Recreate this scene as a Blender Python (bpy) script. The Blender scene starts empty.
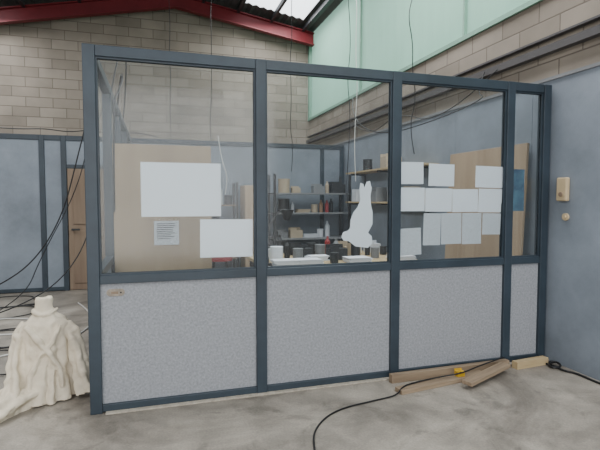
import bpy, bmesh, math, random
from mathutils import Vector, Matrix, noise
random.seed(7)
C=bpy.context.collection

# ---------------------------------------------------------------- materials
def lin(c):
    return tuple(((v/255)/12.92 if v/255<=0.04045 else ((v/255+0.055)/1.055)**2.4) for v in c)+(1,)
def mat(name,rgb,rough=.6,metal=0,var=.12,scale=4,bump=0,bscale=40,spec=.4,rgb2=None):
    m=bpy.data.materials.new(name);m.use_nodes=True
    n=m.node_tree.nodes;l=m.node_tree.links;b=n['Principled BSDF']
    b.inputs['Roughness'].default_value=rough;b.inputs['Metallic'].default_value=metal
    b.inputs['Specular IOR Level'].default_value=spec
    tc=n.new('ShaderNodeTexCoord');ns=n.new('ShaderNodeTexNoise')
    ns.inputs['Scale'].default_value=scale;ns.inputs['Detail'].default_value=6;ns.inputs['Roughness'].default_value=.65
    l.new(tc.outputs['Object'],ns.inputs['Vector'])
    mx=n.new('ShaderNodeMix');mx.data_type='RGBA'
    rp=n.new('ShaderNodeMapRange');rp.inputs[1].default_value=.3;rp.inputs[2].default_value=.7
    l.new(ns.outputs[0],rp.inputs[0]);l.new(rp.outputs[0],mx.inputs[0])
    a=lin(rgb);c2=lin(rgb2) if rgb2 else tuple(x*(1-var*1.6) for x in a[:3])+(1,)
    mx.inputs[6].default_value=tuple(min(1,x*(1+var*.4)) for x in a[:3])+(1,) if not rgb2 else a
    mx.inputs[7].default_value=c2
    l.new(mx.outputs[2],b.inputs['Base Color'])
    if bump:
        n2=n.new('ShaderNodeTexNoise');n2.inputs['Scale'].default_value=bscale;n2.inputs['Detail'].default_value=4
        l.new(tc.outputs['Object'],n2.inputs['Vector'])
        bp=n.new('ShaderNodeBump');bp.inputs['Strength'].default_value=bump;bp.inputs['Distance'].default_value=.02
        l.new(n2.outputs[0],bp.inputs['Height']);l.new(bp.outputs[0],b.inputs['Normal'])
    return m
def block_mat(name,axis):
    m=bpy.data.materials.new(name);m.use_nodes=True
    n=m.node_tree.nodes;l=m.node_tree.links;b=n['Principled BSDF'];b.inputs['Roughness'].default_value=.95
    b.inputs['Specular IOR Level'].default_value=.1
    tc=n.new('ShaderNodeTexCoord');sp=n.new('ShaderNodeSeparateXYZ');cb=n.new('ShaderNodeCombineXYZ')
    l.new(tc.outputs['Object'],sp.inputs[0]);l.new(sp.outputs[axis],cb.inputs[0]);l.new(sp.outputs[2],cb.inputs[1])
    br=n.new('ShaderNodeTexBrick');l.new(cb.outputs[0],br.inputs['Vector'])
    br.inputs['Scale'].default_value=1;br.inputs['Brick Width'].default_value=.5;br.inputs['Row Height'].default_value=.2
    br.inputs['Mortar Size'].default_value=.008;br.inputs['Mortar Smooth'].default_value=.4;br.inputs['Bias'].default_value=-.1
    br.inputs['Color1'].default_value=lin((144,136,125));br.inputs['Color2'].default_value=lin((126,118,108))
    br.inputs['Mortar'].default_value=lin((104,97,89))
    ns=n.new('ShaderNodeTexNoise');ns.inputs['Scale'].default_value=1.3;ns.inputs['Detail'].default_value=8
    l.new(tc.outputs['Object'],ns.inputs['Vector'])
    mr=n.new('ShaderNodeMapRange');mr.inputs[1].default_value=.3;mr.inputs[2].default_value=.7;mr.inputs[3].default_value=.78;mr.inputs[4].default_value=1.15
    l.new(ns.outputs[0],mr.inputs[0])
    mx=n.new('ShaderNodeMix');mx.data_type='RGBA';mx.blend_type='MULTIPLY';mx.inputs[0].default_value=1
    l.new(br.outputs[0],mx.inputs[6]);l.new(mr.outputs[0],mx.inputs[7]);l.new(mx.outputs[2],b.inputs['Base Color'])
    bp=n.new('ShaderNodeBump');bp.inputs['Strength'].default_value=.4;bp.inputs['Distance'].default_value=.01;bp.invert=True
    l.new(br.outputs[1],bp.inputs['Height']);l.new(bp.outputs[0],b.inputs['Normal'])
    return m
def glass_mat(name,cap,fac,tint,d0,d1):
    m=bpy.data.materials.new(name);m.use_nodes=True
    n=m.node_tree.nodes;l=m.node_tree.links;n.clear()
    o=n.new('ShaderNodeOutputMaterial');t=n.new('ShaderNodeBsdfTransparent');t.inputs[0].default_value=(*tint,1)
    g=n.new('ShaderNodeBsdfGlossy');g.inputs['Roughness'].default_value=.12
    d=n.new('ShaderNodeBsdfDiffuse');d.inputs[0].default_value=(.8,.82,.83,1)
    fr=n.new('ShaderNodeFresnel');fr.inputs[0].default_value=1.45
    mm=n.new('ShaderNodeMath');mm.operation='MULTIPLY';mm.inputs[1].default_value=fac;l.new(fr.outputs[0],mm.inputs[0])
    mi=n.new('ShaderNodeMath');mi.operation='MINIMUM';mi.inputs[1].default_value=cap;l.new(mm.outputs[0],mi.inputs[0])
    m1=n.new('ShaderNodeMixShader')
    tc=n.new('ShaderNodeTexCoord');ns=n.new('ShaderNodeTexNoise');ns.inputs['Scale'].default_value=2;ns.inputs['Detail'].default_value=5
    l.new(tc.outputs['Object'],ns.inputs['Vector'])
    mr=n.new('ShaderNodeMapRange');mr.inputs[1].default_value=.35;mr.inputs[2].default_value=.75;mr.inputs[3].default_value=d0;mr.inputs[4].default_value=d1
    l.new(ns.outputs[0],mr.inputs[0]);l.new(mr.outputs[0],m1.inputs[0])
    l.new(t.outputs[0],m1.inputs[1]);l.new(d.outputs[0],m1.inputs[2])
    m2=n.new('ShaderNodeMixShader');l.new(mi.outputs[0],m2.inputs[0]);l.new(m1.outputs[0],m2.inputs[1]);l.new(g.outputs[0],m2.inputs[2])
    l.new(m2.outputs[0],o.inputs[0]);return m
def translucent_mat(name,rgb,emit=0):
    m=bpy.data.materials.new(name);m.use_nodes=True
    n=m.node_tree.nodes;l=m.node_tree.links;n.clear()
    o=n.new('ShaderNodeOutputMaterial');t=n.new('ShaderNodeBsdfTranslucent');d=n.new('ShaderNodeBsdfDiffuse')
    tc=n.new('ShaderNodeTexCoord');ns=n.new('ShaderNodeTexNoise');ns.inputs['Scale'].default_value=1.2
    l.new(tc.outputs['Object'],ns.inputs['Vector'])
    mx=n.new('ShaderNodeMix');mx.data_type='RGBA';l.new(ns.outputs[0],mx.inputs[0])
    a=lin(rgb);mx.inputs[6].default_value=a;mx.inputs[7].default_value=tuple(x*.82 for x in a[:3])+(1,)
    l.new(mx.outputs[2],t.inputs[0]);l.new(mx.outputs[2],d.inputs[0])
    m1=n.new('ShaderNodeMixShader');m1.inputs[0].default_value=.5;l.new(t.outputs[0],m1.inputs[1]);l.new(d.outputs[0],m1.inputs[2])
    last=m1
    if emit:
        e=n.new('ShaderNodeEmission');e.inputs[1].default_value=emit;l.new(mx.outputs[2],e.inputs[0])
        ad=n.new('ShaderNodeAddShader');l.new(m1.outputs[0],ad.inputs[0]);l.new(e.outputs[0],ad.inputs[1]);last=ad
    l.new(last.outputs[0],o.inputs[0]);return m
def floor_mat():
    m=bpy.data.materials.new('worn_concrete');m.use_nodes=True
    n=m.node_tree.nodes;l=m.node_tree.links;b=n['Principled BSDF']
    b.inputs['Specular IOR Level'].default_value=.3
    tc=n.new('ShaderNodeTexCoord')
    def nz(s,d,dist=0):
        x=n.new('ShaderNodeTexNoise');x.inputs['Scale'].default_value=s;x.inputs['Detail'].default_value=d;x.inputs['Roughness'].default_value=.62
        x.inputs['Distortion'].default_value=dist;l.new(tc.outputs['Object'],x.inputs['Vector']);return x
    a=nz(.9,8,1.2);c=nz(5,8,.5);d=nz(70,3);e=nz(2.2,10,2)
    r=n.new('ShaderNodeValToRGB');r.color_ramp.elements[0].position=.36;r.color_ramp.elements[1].position=.64
    r.color_ramp.elements[0].color=lin((108,102,94));r.color_ramp.elements[1].color=lin((154,147,136))
    l.new(a.outputs[0],r.inputs[0])
    def mul(src,fac,lo,hi,f0=.3,f1=.7):
        mr=n.new('ShaderNodeMapRange');mr.inputs[1].default_value=f0;mr.inputs[2].default_value=f1;mr.inputs[3].default_value=lo;mr.inputs[4].default_value=hi
        l.new(fac.outputs[0],mr.inputs[0]);mx=n.new('ShaderNodeMix');mx.data_type='RGBA';mx.blend_type='MULTIPLY';mx.inputs[0].default_value=1
        l.new(src,mx.inputs[6]);l.new(mr.outputs[0],mx.inputs[7]);return mx.outputs[2]
    s=mul(r.outputs[0],c,.76,1.16);s=mul(s,d,.84,1.12);s=mul(s,e,.66,1.0,.33,.45)
    l.new(s,b.inputs['Base Color'])
    mr=n.new('ShaderNodeMapRange');mr.inputs[3].default_value=.35;mr.inputs[4].default_value=.75;l.new(c.outputs[0],mr.inputs[0]);l.new(mr.outputs[0],b.inputs['Roughness'])
    bp=n.new('ShaderNodeBump');bp.inputs['Strength'].default_value=.15;bp.inputs['Distance'].default_value=.01;l.new(c.outputs[0],bp.inputs['Height']);l.new(bp.outputs[0],b.inputs['Normal'])
    return m
def wood_mat(name,rgb,rgb2,axis=2,sc=6):
    m=bpy.data.materials.new(name);m.use_nodes=True
    n=m.node_tree.nodes;l=m.node_tree.links;b=n['Principled BSDF'];b.inputs['Roughness'].default_value=.7
    tc=n.new('ShaderNodeTexCoord');mp=n.new('ShaderNodeMapping');s=[sc*3]*3;s[axis]=sc*.25;mp.inputs['Scale'].default_value=s
    ns=n.new('ShaderNodeTexNoise');ns.inputs['Scale'].default_value=1;ns.inputs['Detail'].default_value=6;ns.inputs['Distortion'].default_value=.6
    l.new(tc.outputs['Object'],mp.inputs[0]);l.new(mp.outputs[0],ns.inputs['Vector'])
    r=n.new('ShaderNodeValToRGB');r.color_ramp.elements[0].position=.35;r.color_ramp.elements[1].position=.65
    r.color_ramp.elements[0].color=lin(rgb);r.color_ramp.elements[1].color=lin(rgb2);l.new(ns.outputs[0],r.inputs[0]);l.new(r.outputs[0],b.inputs['Base Color'])
    return m

M_frame=mat('slate_steel_paint',(48,59,68),.45,.0,.2,3)
M_panel=mat('grey_speckled_panel',(155,157,161),.7,0,.2,60,.04,120,rgb2=(120,123,128))
M_panelB=mat('blue_grey_cladding',(128,137,147),.7,0,.2,1.6,.05,60)
M_block=block_mat('concrete_block',0);M_blockR=block_mat('concrete_block_side',1)
M_floor=floor_mat()
M_glass=glass_mat('dusty_glass',.07,.6,(.92,.94,.94),.004,.018)
M_glass2=glass_mat('side_glass',.01,.2,(.94,.96,.96),.0,.004)
M_green=translucent_mat('green_fibreglass_sheet',(152,194,174),.36)  # slight emission put in to imitate daylight coming through the sheet
M_sky=translucent_mat('skylight_fibreglass',(235,240,245),3.2)
M_red=mat('red_oxide_steel',(110,26,34),.5)
M_roof=mat('grey_corrugated_roof',(84,82,82),.7,0,.15,2)
M_paper=mat('white_paper',(225,229,236),.8,0,.02,5)
M_paper2=mat('printed_paper',(196,200,206),.8,0,.1,60)
M_ply=wood_mat('plywood',(152,131,106),(166,145,119),2,3)
M_wood=wood_mat('weathered_pine_plank',(118,101,82),(148,129,106),0,6)
M_wood2=wood_mat('light_batten',(162,142,106),(184,164,126),0,6)
M_door=wood_mat('brown_door_wood',(114,96,80),(130,112,94),2,3)
M_cloth=mat('cream_draped_cloth',(214,203,182),.9,0,.14,5,.3,30)
M_black=mat('black_rubber',(18,18,20),.5)
M_white=mat('white_cable_pvc',(200,200,196),.5)
M_dark=mat('dark_metal',(38,40,43),.5)
M_grey=mat('grey_metal',(120,122,124),.5)
M_redp=mat('red_plastic',(146,42,46),.5)
M_yel=mat('yellow_plastic',(200,160,40),.5)
M_org=mat('brown_cardboard',(142,112,86),.8)
M_blue=mat('blue_print',(30,50,80),.6,0,.3,8,rgb2=(80,120,140))
M_beige=mat('beige_carton',(170,156,134),.7)
M_mortar=mat('sealant_rubble',(170,162,148),.95,0,.2,30,.6,50)
M_cream=mat('cream_plastic',(196,176,140),.5)
M_plate=mat('tarnished_plate',(150,140,126),.5,.3,.25,30)

# ---------------------------------------------------------------- helpers
def addbox(bm,b,mi=0):
    x0,x1,y0,y1,z0,z1=b
    v=[bm.verts.new(p) for p in ((x0,y0,z0),(x1,y0,z0),(x1,y1,z0),(x0,y1,z0),(x0,y0,z1),(x1,y0,z1),(x1,y1,z1),(x0,y1,z1))]
    for f in ((3,2,1,0),(4,5,6,7),(0,1,5,4),(1,2,6,5),(2,3,7,6),(3,0,4,7)):
        bm.faces.new([v[i] for i in f]).material_index=mi
def boxes(name,bs,m,parent=None,bev=0):
    me=bpy.data.meshes.new(name);bm=bmesh.new()
    mats=m if isinstance(m,list) else [m]
    for b in bs:addbox(bm,b[:6],b[6] if len(b)>6 else 0)
    bm.to_mesh(me);bm.free();o=bpy.data.objects.new(name,me);C.objects.link(o)
    for k in mats:me.materials.append(k)
    if bev:
        md=o.modifiers.new('bevel','BEVEL');md.width=bev;md.segments=2;md.limit_method='ANGLE'
    if parent:o.parent=parent
    return o
def empty(name):
    e=bpy.data.objects.new(name,None);C.objects.link(e);return e
def cable(name,pts,r,m,parent=None):
    cu=bpy.data.curves.new(name,'CURVE');cu.dimensions='3D';cu.bevel_depth=r;cu.bevel_resolution=2;cu.resolution_u=10
    s=cu.splines.new('NURBS');s.points.add(len(pts)-1)
    for i,p in enumerate(pts):s.points[i].co=(*p,1)
    s.use_endpoint_u=True;s.order_u=3
    o=bpy.data.objects.new(name,cu);C.objects.link(o);cu.materials.append(m)
    if parent:o.parent=parent
    return o
def poly(name,pts,m,depth=.002,loc=(0,0,0),rot=(0,0,0),parent=None):
    me=bpy.data.meshes.new(name);bm=bmesh.new()
    a=[bm.verts.new((x,0,z)) for x,z in pts];b=[bm.verts.new((x,depth,z)) for x,z in pts]
    bm.faces.new(a);bm.faces.new(b[::-1])
    for i in range(len(a)):
        j=(i+1)%len(a);bm.faces.new((a[j],a[i],b[i],b[j]))
    bmesh.ops.recalc_face_normals(bm,faces=bm.faces);bm.to_mesh(me);bm.free()
    o=bpy.data.objects.new(name,me);C.objects.link(o);me.materials.append(m);o.location=loc;o.rotation_euler=rot
    if parent:o.parent=parent
    return o
def cyl(bm,c,r,h,seg=20,r2=None,mi=0,axis='Z'):
    rot={'Z':Matrix(),'X':Matrix.Rotation(math.pi/2,4,'Y'),'Y':Matrix.Rotation(math.pi/2,4,'X')}[axis]
    res=bmesh.ops.create_cone(bm,cap_ends=True,segments=seg,radius1=r,radius2=r if r2 is None else r2,depth=h,matrix=Matrix.Translation(c)@rot)
    fs=set(f for v in res['verts'] for f in v.link_faces)
    for f in fs:f.material_index=mi
def fromBM(name,bm,mats,parent=None,smooth=False):
    me=bpy.data.meshes.new(name);bm.to_mesh(me);bm.free();o=bpy.data.objects.new(name,me);C.objects.link(o)
    for k in mats:me.materials.append(k)
    if smooth:
        for f in me.polygons:f.use_smooth=True
    if parent:o.parent=parent
    return o

# ---------------------------------------------------------------- room shell
XR=3.56;XL=-6.0;YB=10.9;YF=-5.0
boxes('floor',[(XL-.2,XR+.2,YF,YB+.2,-.1,0)],M_floor)
RX,RZ=.45,5.95
def roofz(x):return RZ-(RX-x)*.21 if x<RX else RZ-(x-RX)*.165
poly('wall_back',[(XL-.2,0),(XR+.2,0),(XR+.2,roofz(XR+.2)),(RX,RZ),(XL-.2,roofz(XL-.2))],M_block,.2,(0,YB,0))
boxes('wall_right',[(XR,XR+.2,YF,YB,0,3.42)],M_blockR)
boxes('wall_left',[(XL-.2,XL,YF,YB,0,roofz(XL))],M_blockR)
boxes('wall_front',[(XL,-4.2,YF,YF+.2,0,4.6),(3.0,XR,YF,YF+.2,0,4.6),(-4.2,3.0,YF,YF+.2,4.2,4.6)],M_block)
def ribbed(name,y0,y1,z0,z1,x,m):
    bm=bmesh.new();n=int((y1-y0)/.125);prev=None
    for i in range(n+1):
        y=y0+(y1-y0)*i/n;dx=.0 if i%2 else .006
        a=bm.verts.new((x+dx,y,z0));b=bm.verts.new((x+dx,y,z1))
        if prev:bm.faces.new((prev[0],a,b,prev[1]))
        prev=(a,b)
    return fromBM(name,bm,[m])
ribbed('wall_right_translucent_cladding',YF,YB,3.42,roofz(XR),XR+.04,M_green)
boxes('trim_cladding_edge',[(XR-.03,XR+.06,YF,YB,3.40,3.45),(XR-.02,XR+.07,YB-.1,YB,3.45,5.4),(XR-.01,XR+.03,4.9,4.93,3.45,5.4),(XR-.01,XR+.03,7.9,7.93,3.45,5.4)],mat('pale_green_trim',(122,158,140),.6))
bs=[]
y=-4.8
while y<YB-.1:
    y1=min(y+1.22,YB-.02);bs.append((3.50,XR,y+.002,y1-.002,.0,2.60));y=y1
boxes('wall_right_cladding',bs,M_panelB)
boxes('trim_cladding_cap',[(3.485,XR,-4.8,YB,2.60,2.63)],M_grey)
def roofpanel(name,xa,xb,ya,yb,m,off=0):
    bm=bmesh.new();n=max(2,int(abs(xb-xa)/.08));prev=None
    for i in range(n+1):
        x=xa+(xb-xa)*i/n;z=roofz(x)+off+(.03 if i%2 else 0)
        a=bm.verts.new((x,ya,z));b=bm.verts.new((x,yb,z))
        if prev:bm.faces.new((prev[0],a,b,prev[1]))
        prev=(a,b)
    return fromBM(name,bm,[m])
sl=[(1.9,3.2),(-3.9,-2.7)]
segs=[(XL-.2,-3.9),(-2.7,RX),(RX,1.9),(3.2,XR+.1)]
for a,b in segs:roofpanel('ceiling',a,b,YF,YB,M_roof)
bands=[(-3.5,1.0),(3.0,6.6),(8.3,10.2)]
for a,b in sl:
    ys=YF
    for (c,d) in bands:
        roofpanel('ceiling',a,b,ys,c,M_roof);roofpanel('window_skylight',a,b,c,d,M_sky,.01);ys=d
    roofpanel('ceiling',a,b,ys,YB,M_roof)
def rafter(name,yc,m,h=.26,w=.14):
    bm=bmesh.new()
    def seg(xa,xb):
        for (dy,z0,z1) in ((w/2,-.06,-.085),(w/2,-.06-h,-.085-h+.0),(.006,-.07,-.07-h)):
            ps=[]
            for x in (xa,xb):
                for yy in (-dy,dy):
                    for zz in (z0,z1):ps.append(bm.verts.new((x,yc+yy,roofz(x)+zz-.02)))
            for f in ((0,1,3,2),(4,6,7,5),(0,4,5,1),(2,3,7,6),(0,2,6,4),(1,5,7,3)):bm.faces.new([ps[i] for i in f])
    seg(XL,RX);seg(RX,XR)
    bmesh.ops.recalc_face_normals(bm,faces=bm.faces)
    return fromBM(name,bm,[m])
for yy in (10.55,5.3,0.2):rafter('roof_rafter',yy,M_red)
pb=[]
for x in (3.3,2.55,1.8,1.05,.5,-.4,-1.4,-2.4,-3.3,-4.2,-5.1):
    z=roofz(x);pb.append((x-.03,x+.03,YF,YB,z-.11,z-.02))
boxes('roof_purlin',pb,M_dark)

# ---------------------------------------------------------------- partitions
P=empty('office_partition')
H=2.55;W=.04;YP=3.53
posts=[-.42,.765,1.905,3.04,3.44]
fr=[]
for x in posts:fr.append((x-W,x+W,YP-W,YP+W,0,H))
for i in range(4):
    a=posts[i]+W;b=posts[i+1]-W
    for z0,z1 in ((0.01,.06),(.915,.975),(H-.075,H)):fr.append((a,b,YP-.035,YP+.035,z0,z1))
boxes('steel_frame',fr,M_frame,P,.004)
pn=[];gl=[];bd=[]
for i in range(4):
    a=posts[i]+W;b=posts[i+1]-W
    pn.append((a,b,YP-.012,YP+.012,.06,.915))
    gl.append((a,b,YP-.002,YP+.002,.975,H-.075))
    for yy in (YP-.02,YP+.008):
        for q in ((a,a+.012,yy,yy+.012,.975,H-.075),(b-.012,b,yy,yy+.012,.975,H-.075),(a+.012,b-.012,yy,yy+.012,.975,.987),(a+.012,b-.012,yy,yy+.012,H-.087,H-.075)):bd.append(q)
boxes('lower_panels',pn,M_panel,P)
boxes('glass_panes',gl,M_glass,P)
boxes('glazing_beads',bd,M_frame,P)
bm=bmesh.new()
cyl(bm,(-.245,YP-.014,.85),.025,.01,24,axis='Y');cyl(bm,(-.315,YP-.014,.85),.025,.01,24,axis='Y')
addbox(bm,(-.315,-.245,YP-.0192,YP-.009,.825,.875))
addbox(bm,(-.31,-.262,YP-.022,YP-.015,.840,.858),1);addbox(bm,(-.252,-.24,YP-.022,YP-.017,.844,.854),2)
fromBM('flush_handle',bm,[M_plate,M_door,M_dark],P)
boxes('floor_sealant',[(-.36,3.5,YP-.075,YP+.05,0,.012)],M_mortar,P,.004)

S=empty('office_partition')
XS=-.42;fr=[];pn=[];gl=[]
ys=[3.61,4.75,5.95,7.2,8.42]
for yv in ys[1:]:fr.append((XS-W,XS+W,yv-W,yv+W,0,H))
for i in range(4):
    a=ys[i]+(W if i else -.0);b=ys[i+1]-W
    for z0,z1 in ((0.01,.06),(.915,.975),(H-.075,H)):fr.append((XS-.035,XS+.035,a,b,z0,z1))
    pn.append((XS-.012,XS+.012,a,b,.06,.915));gl.append((XS-.002,XS+.002,a,b,.975,H-.075))
boxes('steel_frame',fr,M_frame,S,.004);boxes('lower_panels',pn,M_panelB,S);boxes('glass_panes',gl,M_glass2,S)

B=empty('office_partition')
YQ=8.5;fr=[];pn=[]
px=[-5.9,-4.6,-3.4,-2.5,-1.75,-1.43,-.42,.75,1.9,3.05,3.45]
for x in px:fr.append((x-W,x+W,YQ-W+.04,YQ+W+.04,0,H))
for i in range(len(px)-1):
    a=px[i]+W;b=px[i+1]-W
    fr.append((a,b,YQ,YQ+.07,H-.08,H));
    if i!=5:
        fr.append((a,b,YQ,YQ+.07,.01,.07));pn.append((a,b,YQ+.02,YQ+.05,.07,H-.08))
fr.append((-1.39,-.46,YQ,YQ+.07,2.02,2.08));pn.append((-1.39,-.46,YQ+.02,YQ+.05,2.08,H-.08))
boxes('steel_frame',fr,M_frame,B,.004);boxes('wall_panels',pn,M_panelB,B)
D=boxes('door_1',[(-1.38,-.47,YQ+.01,YQ+.055,.01,2.01,0),(-1.30,-.55,YQ-.005,YQ+.015,1.1,1.9,0),(-1.30,-.55,YQ-.005,YQ+.015,.12,1.0,0),(-1.33,-1.30,YQ-.06,YQ+.0,1.0,1.03,1),(-1.33,-1.2,YQ-.07,YQ-.055,1.0,1.03,1)],[M_door,M_dark],None,.004)

# ---------------------------------------------------------------- papers on the glass
def sheet(name,x0,x1,z0,z1,m=M_paper,rot=0,y=YP+.006):
    w=(x1-x0)/2;h=(z1-z0)/2;n=8
    bm=bmesh.new();g=[]
    for i in range(n+1):
        row=[]
        for j in range(n+1):
            x=-w+2*w*i/n;z=-h+2*h*j/n
            row.append(bm.verts.new((x,.004*(noise.noise(Vector((x*3+x0*7,z*3,z0*5)))+.6),z)))
        g.append(row)
    for i in range(n):
        for j in range(n):bm.faces.new((g[i][j],g[i+1][j],g[i+1][j+1],g[i][j+1]))
    o=fromBM(name,bm,[m],None,True);o.location=((x0+x1)/2,y,(z0+z1)/2);o.rotation_euler=(0,rot,0);return o
sheet('paper_sheet',-.10,.465,1.38,1.77)
sheet('paper_sheet',.31,.705,1.07,1.355,rot=.01)
for a in [(1.965,2.185,1.635,1.82,-.01),(2.235,2.49,1.62,1.81,.015),(2.71,3.0,1.61,1.80,.02),
          (1.955,2.20,1.405,1.605,0),(2.205,2.47,1.40,1.60,.01),(2.475,2.74,1.395,1.595,-.01),(2.745,2.995,1.39,1.60,.01),
          (1.965,2.17,1.03,1.26,-.04),(2.19,2.36,1.11,1.385,.02),(2.365,2.57,1.115,1.385,-.01),(2.58,2.78,1.11,1.385,.0),(2.79,2.985,1.19,1.38,.02)]:
    sheet('paper_sheet',*a[:4],rot=a[4],m=M_paper2 if a[2]<1.3 else M_paper)
sheet('picture_poster',3.10,3.24,1.40,1.78,M_blue)
cut=[(1.56,1.12),(1.67,1.105),(1.71,1.14),(1.705,1.20),(1.67,1.23),(1.71,1.30),(1.71,1.40),(1.695,1.46),(1.69,1.53),(1.70,1.60),(1.685,1.655),(1.655,1.65),(1.635,1.60),(1.625,1.63),(1.60,1.64),(1.59,1.58),
     (1.60,1.50),(1.575,1.44),(1.54,1.40),(1.515,1.34),(1.51,1.27),(1.49,1.25),(1.45,1.24),(1.435,1.20),(1.455,1.17),(1.50,1.165)]
poly('paper_rabbit_cutout',cut,M_paper,.003,(0,YP+.006,0))

# ---------------------------------------------------------------- inside the office
L=boxes('plywood_board',[(-.36,.50,4.48,4.52,0,2.0),(-.36,.50,4.52,4.56,.0,.05),(-.36,.50,4.52,4.56,1.95,2.0),(-.36,-.31,4.52,4.56,.05,1.95),(.45,.50,4.52,4.56,.05,1.95)],M_ply,None,.004)
nt=sheet('notice_paper',-.02,.20,1.09,1.31,M_paper2,y=4.46)
boxes('print_lines',[(-.08+random.uniform(-.005,.0),.08-random.uniform(0,.05),-.0015,-.0005,z,z+.006) for z in [.08-.017*i for i in range(9)]],M_dark,nt)
T=empty('workbench')
boxes('bench_top',[(1.15,3.1,5.0,6.3,.72,.76)],M_wood2,T,.004)
boxes('bench_legs',[(x,x+.06,yv,yv+.06,0,.72) for x in (1.2,2.98) for yv in (5.05,6.18)]+[(1.26,2.98,5.06,5.10,.2,.26),(1.26,2.98,6.19,6.23,.2,.26)],M_dark,T)
def item(name,x,y,z,kind,s,m):
    bm=bmesh.new()
    if kind=='bottle':
        cyl(bm,(x,y,z+s*.35),s*.16,s*.7,16);cyl(bm,(x,y,z+s*.78),s*.16,s*.16,16,s*.06);cyl(bm,(x,y,z+s*.93),s*.06,s*.14,12)
    elif kind=='carton':
        addbox(bm,(x-s*.5,x+s*.5,y-s*.35,y+s*.35,z,z+s*.6));addbox(bm,(x-s*.5,x+s*.0,y-s*.35,y-s*.33,z+s*.6,z+s*.78));addbox(bm,(x-s*.5,x+s*.5,y+s*.33,y+s*.35,z+s*.6,z+s*.8))
    elif kind=='tin':
        cyl(bm,(x,y,z+s*.4),s*.35,s*.8,20);cyl(bm,(x,y,z+s*.83),s*.37,s*.06,20)
    elif kind=='stack':
        for i in range(5):
            a=random.uniform(-.02,.02);addbox(bm,(x-s*.5+a,x+s*.5+a,y-s*.35,y+s*.35-a,z+i*.012,z+i*.012+.01))
    return fromBM(name,bm,[m])
names={'bottle':'spray_bottle','carton':'cardboard_box','tin':'paint_tin','stack':'paper_pile'}
palb=[M_redp,M_paper,M_dark,M_grey,M_beige,M_grey,M_dark,M_paper2,M_dark,M_dark]
for iy,(yv,ks) in enumerate([(5.16,['stack','stack','tin','stack','','stack']),(5.45,['tin','tin','stack','carton','bottle','tin','tin']),(5.75,['tin','bottle','carton','tin','bottle','carton','bottle','tin']),(6.08,['carton','bottle','carton','tin','bottle','carton','bottle','carton'])]):
    n_=len(ks);dx=1.8/n_
    for i,k in enumerate(ks):
        if not k:continue
        s={'stack':min(.36,dx*.95),'bottle':random.uniform(.22,.36),'tin':random.uniform(.12,.22),'carton':min(.24,dx*.9)}[k]
        item(names[k],1.25+dx*(i+.5)+random.uniform(-.01,.01),yv,.76,k,s,M_paper if k=='stack' else random.choice(palb))
DL=empty('desk_lamp')
bm=bmesh.new();cyl(bm,(1.2,5.13,.775),.04,.03,24);fromBM('base',bm,[M_dark],DL)
bm=bmesh.new();cyl(bm,(1.42,5.13,1.33),.03,.12,20,.08);fromBM('shade',bm,[M_dark],DL)
cable('arm',[(1.2,5.13,.79),(1.18,5.13,1.1),(1.2,5.13,1.2),(1.35,5.13,1.42),(1.42,5.13,1.38)],.009,M_dark,DL)
ST=empty('work_stool')
bm=bmesh.new();cyl(bm,(.85,6.6,.68),.17,.05,28);cyl(bm,(.85,6.6,.70),.16,.04,28);fromBM('seat',bm,[M_redp],ST)
for a in range(4):
    ang=a*math.pi/2+.6;cable('leg',[(.85+math.cos(ang)*.12,6.6+math.sin(ang)*.12,.66),(.85+math.cos(ang)*.22,6.6+math.sin(ang)*.22,.012)],.012,M_dark,ST)
cable('foot_ring',[(.85+math.cos(i*math.pi/6)*.19,6.6+math.sin(i*math.pi/6)*.19,.26) for i in range(13)],.008,M_dark,ST)
R=empty('shelving_rack')
boxes('uprights',[(x,x+.04,yv,yv+.04,0,1.95) for x in (1.95,3.35) for yv in (7.9,8.35)],M_dark,R)
boxes('shelves',[(1.95,3.39,7.9,8.39,z,z+.025) for z in (.3,.8,1.25,1.6)],M_grey,R)
pal=[M_org,M_beige,M_paper2,M_grey,M_dark,M_paper2,M_beige,M_grey]
for z in (.325,.825,1.275,1.625):
    x=2.08
    while x<3.25:
        k=random.choice(['carton','tin','bottle','carton','bottle','stack']);s=random.uniform(.14,.32)
        wd={'carton':s,'tin':s*.75,'bottle':s*.34,'stack':s}[k]
        m=random.choice(pal) if random.random()>.12 else M_redp
        if x+wd<3.33 and random.random()<.92:
            item('storage_item',x+wd/2,8.14+random.uniform(-.04,.04),z,k,s,m).parent=R
        x+=wd+random.uniform(.005,.04)
K=empty('storage_cupboard')
boxes('carcass',[(1.45,1.85,7.95,8.4,0,1.75)],M_ply,K,.005)
boxes('doors',[(1.46,1.648,7.93,7.949,.05,1.72),(1.652,1.84,7.93,7.949,.05,1.72)],M_ply,K,.003)
boxes('knobs',[(1.62,1.635,7.905,7.93,.95,1.0),(1.665,1.68,7.905,7.93,.95,1.0)],M_dark,K)
R2=empty('tool_rack')
boxes('uprights',[(x,x+.04,yv,yv+.04,0,1.8) for x in (.55,1.3) for yv in (7.95,8.3)],M_dark,R2)
boxes('shelves',[(.55,1.34,7.95,8.34,z,z+.02) for z in (.5,1.0,1.4)],M_wood,R2)
for z in (.52,1.02,1.42):
    x=.62
    while x<1.2:
        k=random.choice(['carton','tin','bottle','bottle']);s=random.uniform(.16,.3);wd={'carton':s,'tin':s*.75,'bottle':s*.34}[k]
        if x+wd<1.28:item('rack_item',x+wd/2,8.13,z,k,s,random.choice(pal+[M_white,M_redp])).parent=R2
        x+=wd+random.uniform(.01,.05)
bd=boxes('leaning_wood_board',[(-.015,.015,-.62,.62,0,2.05)],M_ply,None,.003)
bd.location=(3.36,4.35,.003);bd.rotation_euler=(0,.045,0)
WS=empty('wall_shelf')
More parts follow.
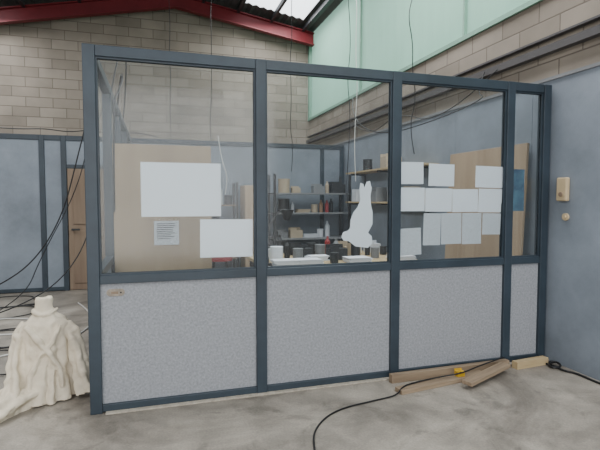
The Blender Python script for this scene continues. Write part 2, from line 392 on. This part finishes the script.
boxes('boards',[(3.2,3.495,5.3,7.7,z,z+.025) for z in (1.45,1.95)],M_wood2,WS)
boxes('brackets',[(3.22,3.495,yv,yv+.02,z-.03,z) for z in (1.45,1.95) for yv in (5.5,6.5,7.5)]+[(3.475,3.495,yv,yv+.02,z-.25,z-.03) for z in (1.45,1.95) for yv in (5.5,6.5,7.5)],M_dark,WS)
for yv,z,k,s,m in [(5.6,1.475,'carton',.26,M_beige),(5.95,1.475,'carton',.24,M_org),(6.3,1.475,'bottle',.3,M_paper),(6.6,1.475,'carton',.28,M_grey),(7.0,1.475,'tin',.24,M_redp),(7.35,1.475,'carton',.26,M_paper2),
                   (6.3,1.975,'carton',.26,M_beige),(7.1,1.975,'tin',.22,M_dark)]:
    item('shelf_item',3.34,yv,z,k,s,m).parent=WS

# ---------------------------------------------------------------- right wall fittings
EB=empty('electrical_box')
boxes('back_box',[(3.455,3.499,3.28,3.39,1.49,1.70)],M_cream,EB,.012)
bm=bmesh.new();cyl(bm,(3.452,3.335,1.55),.02,.012,20,axis='X')
fromBM('socket',bm,[M_door],EB)
bm=bmesh.new();cyl(bm,(3.49,3.31,1.35),.032,.018,20,axis='X');cyl(bm,(3.478,3.31,1.35),.016,.01,16,axis='X')
fromBM('round_wall_cap',bm,[M_cream])
boxes('cable_conduit',[(3.48,3.555,YF+.3,YB-.05,2.86,2.93),(3.50,3.556,YF+.3,YB-.05,3.0,3.02)],mat('dark_conduit',(74,72,72),.6))

# ---------------------------------------------------------------- planks on the floor
def plank(name,a,b,w,t,m,z=0,tilt=0):
    a=Vector(a);b=Vector(b);d=b-a;Ln=d.length
    o=boxes(name,[(0,Ln,-w/2,w/2,0,t)],m,None,.003)
    o.location=a+Vector((0,0,z));o.rotation_euler=(tilt,-math.asin(d.z/Ln),math.atan2(d.y,d.x));return o
plank('wood_plank',(1.82,3.405,.0),(3.0,3.425,.0),.05,.07,M_wood)
plank('wood_plank',(1.78,3.20,0),(2.66,3.32,0),.09,.035,M_wood)
plank('wood_plank',(2.33,3.10,.037),(2.90,3.33,.05),.09,.03,M_wood)
plank('wood_batten',(3.03,3.37,0),(3.40,3.40,0),.065,.065,M_wood2)
item('yellow_block',2.40,3.29,.036,'carton',.07,M_yel)

# ---------------------------------------------------------------- cables
cable('power_cable',[(.80,2.2,.007),(.88,2.6,.007),(.97,2.85,.007),(1.2,3.06,.007),(1.55,3.12,.007),(1.74,3.14,.012),(1.82,3.21,.045),(1.95,3.25,.045),(2.2,3.29,.048),(2.38,3.24,.075),(2.6,3.30,.095),(2.8,3.36,.1),(2.95,3.41,.1)],.006,M_black)
cable('wall_cable',[(3.36,3.42,.012),(3.40,3.30,.012),(3.38,3.18,.012),(3.44,3.10,.012),(3.42,2.9,.012),(3.46,2.5,.012)],.009,M_black)
cable('cable_coil',[(3.44,3.34,.03),(3.36,3.34,.02),(3.34,3.26,.015),(3.42,3.24,.02),(3.46,3.31,.035),(3.40,3.38,.03),(3.37,3.3,.02)],.01,M_black)
cable('hanging_cable',[(-.52,5.0,2.56),(-.62,5.0,2.3),(-.72,5.0,1.9),(-.86,5.0,1.35),(-1.1,5.0,.93),(-1.4,5.0,.7),(-1.9,5.1,.5),(-2.4,5.3,.01)],.006,M_black)
cable('hanging_cable',[(-.5,5.6,2.56),(-.66,5.5,2.2),(-.8,5.5,1.6),(-1.15,5.4,.9),(-1.3,5.4,.5),(-1.9,5.1,.2),(-2.4,5.3,.01)],.005,M_black)
cable('hanging_cable',[(-1.0,8.3,2.56),(-.95,8.2,2.0),(-.9,8.0,1.4),(-1.1,7.6,.6),(-1.6,7.0,.1),(-2.2,6.6,.01)],.008,M_black)
cable('partition_top_cable',[(-4.5+.35*i,8.55,2.57+.10*abs(math.sin(i*1.7))) for i in range(14)],.008,M_dark)
for k in range(5):
    pts=[];cx=-1.4-.2*k;cy=4.9+.7*k
    for i in range(16):
        a=i/15*math.pi*2.6+k;rr=.3+.25*random.random();pts.append((min(-.6,cx+math.cos(a)*rr*1.3),cy+math.sin(a)*rr,.010+.008*(i%2)))
    cable('floor_cable',pts,.007,M_black if k!=2 else M_white)
cable('floor_cable',[(-2.3,4.6,.01),(-1.7,4.9,.01),(-1.2,5.2,.01),(-.8,5.6,.01),(-.75,6.5,.01),(-1.1,7.4,.01)],.008,M_white)
for (x,yv,z0,z1,m,w) in [(3.07,7,1.8,5.3,M_white,.03),(3.0,7.1,1.2,5.2,M_black,.04),(1.0,8.8,2.5,5.6,M_black,.03),(3.2,5.5,2.1,5.3,M_black,.08),(.3,9.5,2.4,5.7,M_dark,.02),(2.3,8.0,2.0,5.5,M_black,.03)]:
    pts=[(x+random.uniform(-w,w),yv+random.uniform(-w,w),z0+(z1-z0)*i/9) for i in range(10)]
    cable('ceiling_cable',pts,.006,m)
cable('ceiling_cable',[(1.0,7.9,2.56),(1.05,7.8,2.1),(1.15,7.8,1.9),(1.1,7.8,1.6)],.006,M_white)
cable('ceiling_cable',[(-.42,6.0,2.56),(-.35,5.6,2.9),(-.3,5.2,2.75),(-.3,4.6,2.5),(-.33,4.2,2.3),(-.33,4.2,1.4)],.008,M_black)
cable('ceiling_cable',[(-.42,7.0,2.56),(-.3,6.4,3.3),(-.36,5.6,3.2),(-.4,5.0,2.56)],.008,M_black)
cable('ceiling_cable',[(3.46,4.4,2.9),(3.2,4.2,2.6),(3.1,3.9,2.5),(2.7,4.1,2.3),(2.4,4.8,2.2),(2.3,5.4,2.5),(2.6,6.0,2.9)],.006,M_black)
cable('ceiling_cable',[(3.48,8.0,2.9),(3.3,7.0,2.5),(3.3,6.0,2.75),(3.3,5.0,2.4),(3.46,4.2,2.87)],.006,M_black)
# ---------------------------------------------------------------- draped mannequin torso
def fold_r(a,z,amp):
    w=noise.noise(Vector((math.cos(a)*1.3,math.sin(a)*1.3,z*1.4)))
    return 1+.05*w+amp*(abs(math.sin(a*6.5+2.6*w+z*2.2))-.5)
def ring_body(bm,sections,seg=120):
    prev=None
    for (cx,cy,z,rx,ry,amp) in sections:
        row=[]
        for i in range(seg):
            a=2*math.pi*i/seg;f=fold_r(a,z,amp)
            row.append(bm.verts.new((cx+math.cos(a)*rx*f,cy+math.sin(a)*ry*f,z)))
        if prev:
            for i in range(seg):
                j=(i+1)%seg;bm.faces.new((prev[i],prev[j],row[j],row[i]))
        else:bm.faces.new(row[::-1])
        prev=row
    bm.faces.new(prev)
def tube(bm,pts,seg=32,am=.14):
    prev=None
    n=len(pts)
    for k,(p,r) in enumerate(pts):
        p=Vector(p);d=(Vector(pts[min(k+1,n-1)][0])-Vector(pts[max(k-1,0)][0])).normalized()
        u=d.cross(Vector((0,1,0.01))).normalized();v=d.cross(u)
        row=[]
        for i in range(seg):
            a=2*math.pi*i/seg;q=r*(1+am*math.sin(a*4+k*.7))
            row.append(bm.verts.new(p+u*math.cos(a)*q+v*math.sin(a)*q))
        if prev:
            for i in range(seg):
                j=(i+1)%seg;bm.faces.new((prev[i],prev[j],row[j],row[i]))
        else:bm.faces.new(row[::-1])
        prev=row
    bm.faces.new(prev)
bm=bmesh.new()
bx,by=-.80,3.92
ring_body(bm,[(bx-.02,by,.0,.215,.18,.24),(bx-.02,by,.05,.205,.17,.24),(bx-.015,by,.13,.188,.155,.22),(bx-.01,by,.22,.168,.145,.19),(bx,by,.30,.155,.135,.15),(bx,by,.37,.15,.13,.12),(bx,by,.44,.158,.13,.09),(bx,by,.51,.166,.125,.06),(bx,by,.565,.158,.112,.03),(bx,by,.60,.13,.092,.01),(bx-.005,by,.63,.09,.075,0),(bx-.01,by,.655,.066,.062,0),(bx-.012,by,.70,.056,.055,0),(bx-.012,by,.74,.056,.054,0),(bx-.012,by,.755,.05,.048,0)])
tube(bm,[((bx-.01+math.cos(t)*.078,by+math.sin(t)*.072,.65+.014*math.cos(t*2)),.014) for t in [i*math.pi/8 for i in range(17)]],12,0)
tube(bm,[((bx+.125,by,.55),.05),((bx+.165,by-.01,.49),.056),((bx+.192,by-.02,.41),.056),((bx+.21,by-.03,.32),.052),((bx+.222,by-.04,.24),.054),((bx+.235,by-.05,.16),.06),((bx+.252,by-.06,.07),.066),((bx+.262,by-.07,.015),.07)],am=.2)
tube(bm,[((bx-.125,by,.55),.05),((bx-.17,by-.02,.47),.058),((bx-.192,by-.04,.37),.056),((bx-.2,by-.08,.27),.054),((bx-.195,by-.12,.18),.058),((bx-.205,by-.17,.1),.064),((bx-.225,by-.22,.04),.068)],am=.2)
tube(bm,[((bx-.08,by-.1,.06),.08),((bx-.18,by-.22,.045),.075),((bx-.25,by-.36,.035),.06),((bx-.33,by-.46,.03),.05),((bx-.5,by-.55,.025),.05)],am=.25)
tube(bm,[((bx-.12,by-.02,.07),.08),((bx-.24,by-.1,.045),.07),((bx-.36,by-.2,.035),.06),((bx-.46,by-.32,.03),.05)],am=.25)
# loose cloth diagonals across the chest
tube(bm,[((bx-.12,by-.10,.56),.018),((bx-.04,by-.135,.46),.022),((bx+.04,by-.145,.36),.022),((bx+.10,by-.13,.24),.02),((bx+.12,by-.13,.1),.02)],16,.1)
tube(bm,[((bx+.11,by-.10,.56),.016),((bx+.05,by-.135,.44),.018),((bx-.03,by-.145,.34),.018),((bx-.09,by-.135,.2),.02),((bx-.1,by-.15,.08),.02)],16,.1)
bmesh.ops.recalc_face_normals(bm,faces=bm.faces)
st=fromBM('draped_mannequin_torso',bm,[M_cloth],None,True)
md=st.modifiers.new('rm','REMESH');md.mode='VOXEL';md.voxel_size=.005;md.use_smooth_shade=True
md=st.modifiers.new('sm','SMOOTH');md.iterations=4
tx=bpy.data.textures.new('folds','CLOUDS');tx.noise_scale=.12;tx.noise_depth=1
md=st.modifiers.new('ds','DISPLACE');md.texture=tx;md.strength=.02;md.mid_level=.5;md.texture_coords='LOCAL'
tx2=bpy.data.textures.new('folds2','WOOD')
tx2.noise_scale=.09;tx2.wood_type='BANDNOISE';tx2.turbulence=7
md=st.modifiers.new('ds2','DISPLACE');md.texture=tx2;md.strength=.013;md.mid_level=.5;md.texture_coords='LOCAL'
st.location=(0,0,.012)

# ---------------------------------------------------------------- light
w=bpy.data.worlds.new('World');bpy.context.scene.world=w;w.use_nodes=True
bg=w.node_tree.nodes['Background'];bg.inputs[0].default_value=(.93,.965,1,1);bg.inputs[1].default_value=1.4
def area(name,loc,rot,sx,sy,pw,col=(1,1,1)):
    d=bpy.data.lights.new(name,'AREA');d.shape='RECTANGLE';d.size=sx;d.size_y=sy;d.energy=pw;d.color=col
    o=bpy.data.objects.new(name,d);C.objects.link(o);o.location=loc;o.rotation_euler=rot;return o
for a,b in sl:
    xm=(a+b)/2
    for c,d in bands:
        area('skylight_daylight',(xm,(c+d)/2,roofz(xm)-.15),(0,0,0),b-a-.1,d-c,60*(d-c),(.98,.99,1))
area('front_fill_light',(-.6,YF+.3,2.1),(math.pi/2,0,0),6.8,4.0,310,(.98,.98,1))  # added fill lamp behind the camera, set in an assumed front opening

# ---------------------------------------------------------------- camera
cd=bpy.data.cameras.new('camera');cd.sensor_width=36;cd.lens=28.2
co=bpy.data.objects.new('camera',cd);C.objects.link(co);bpy.context.scene.camera=co
co.location=(0,0,1.5);co.rotation_euler=(math.pi/2-math.atan(25/470),0,-math.atan(144/470))
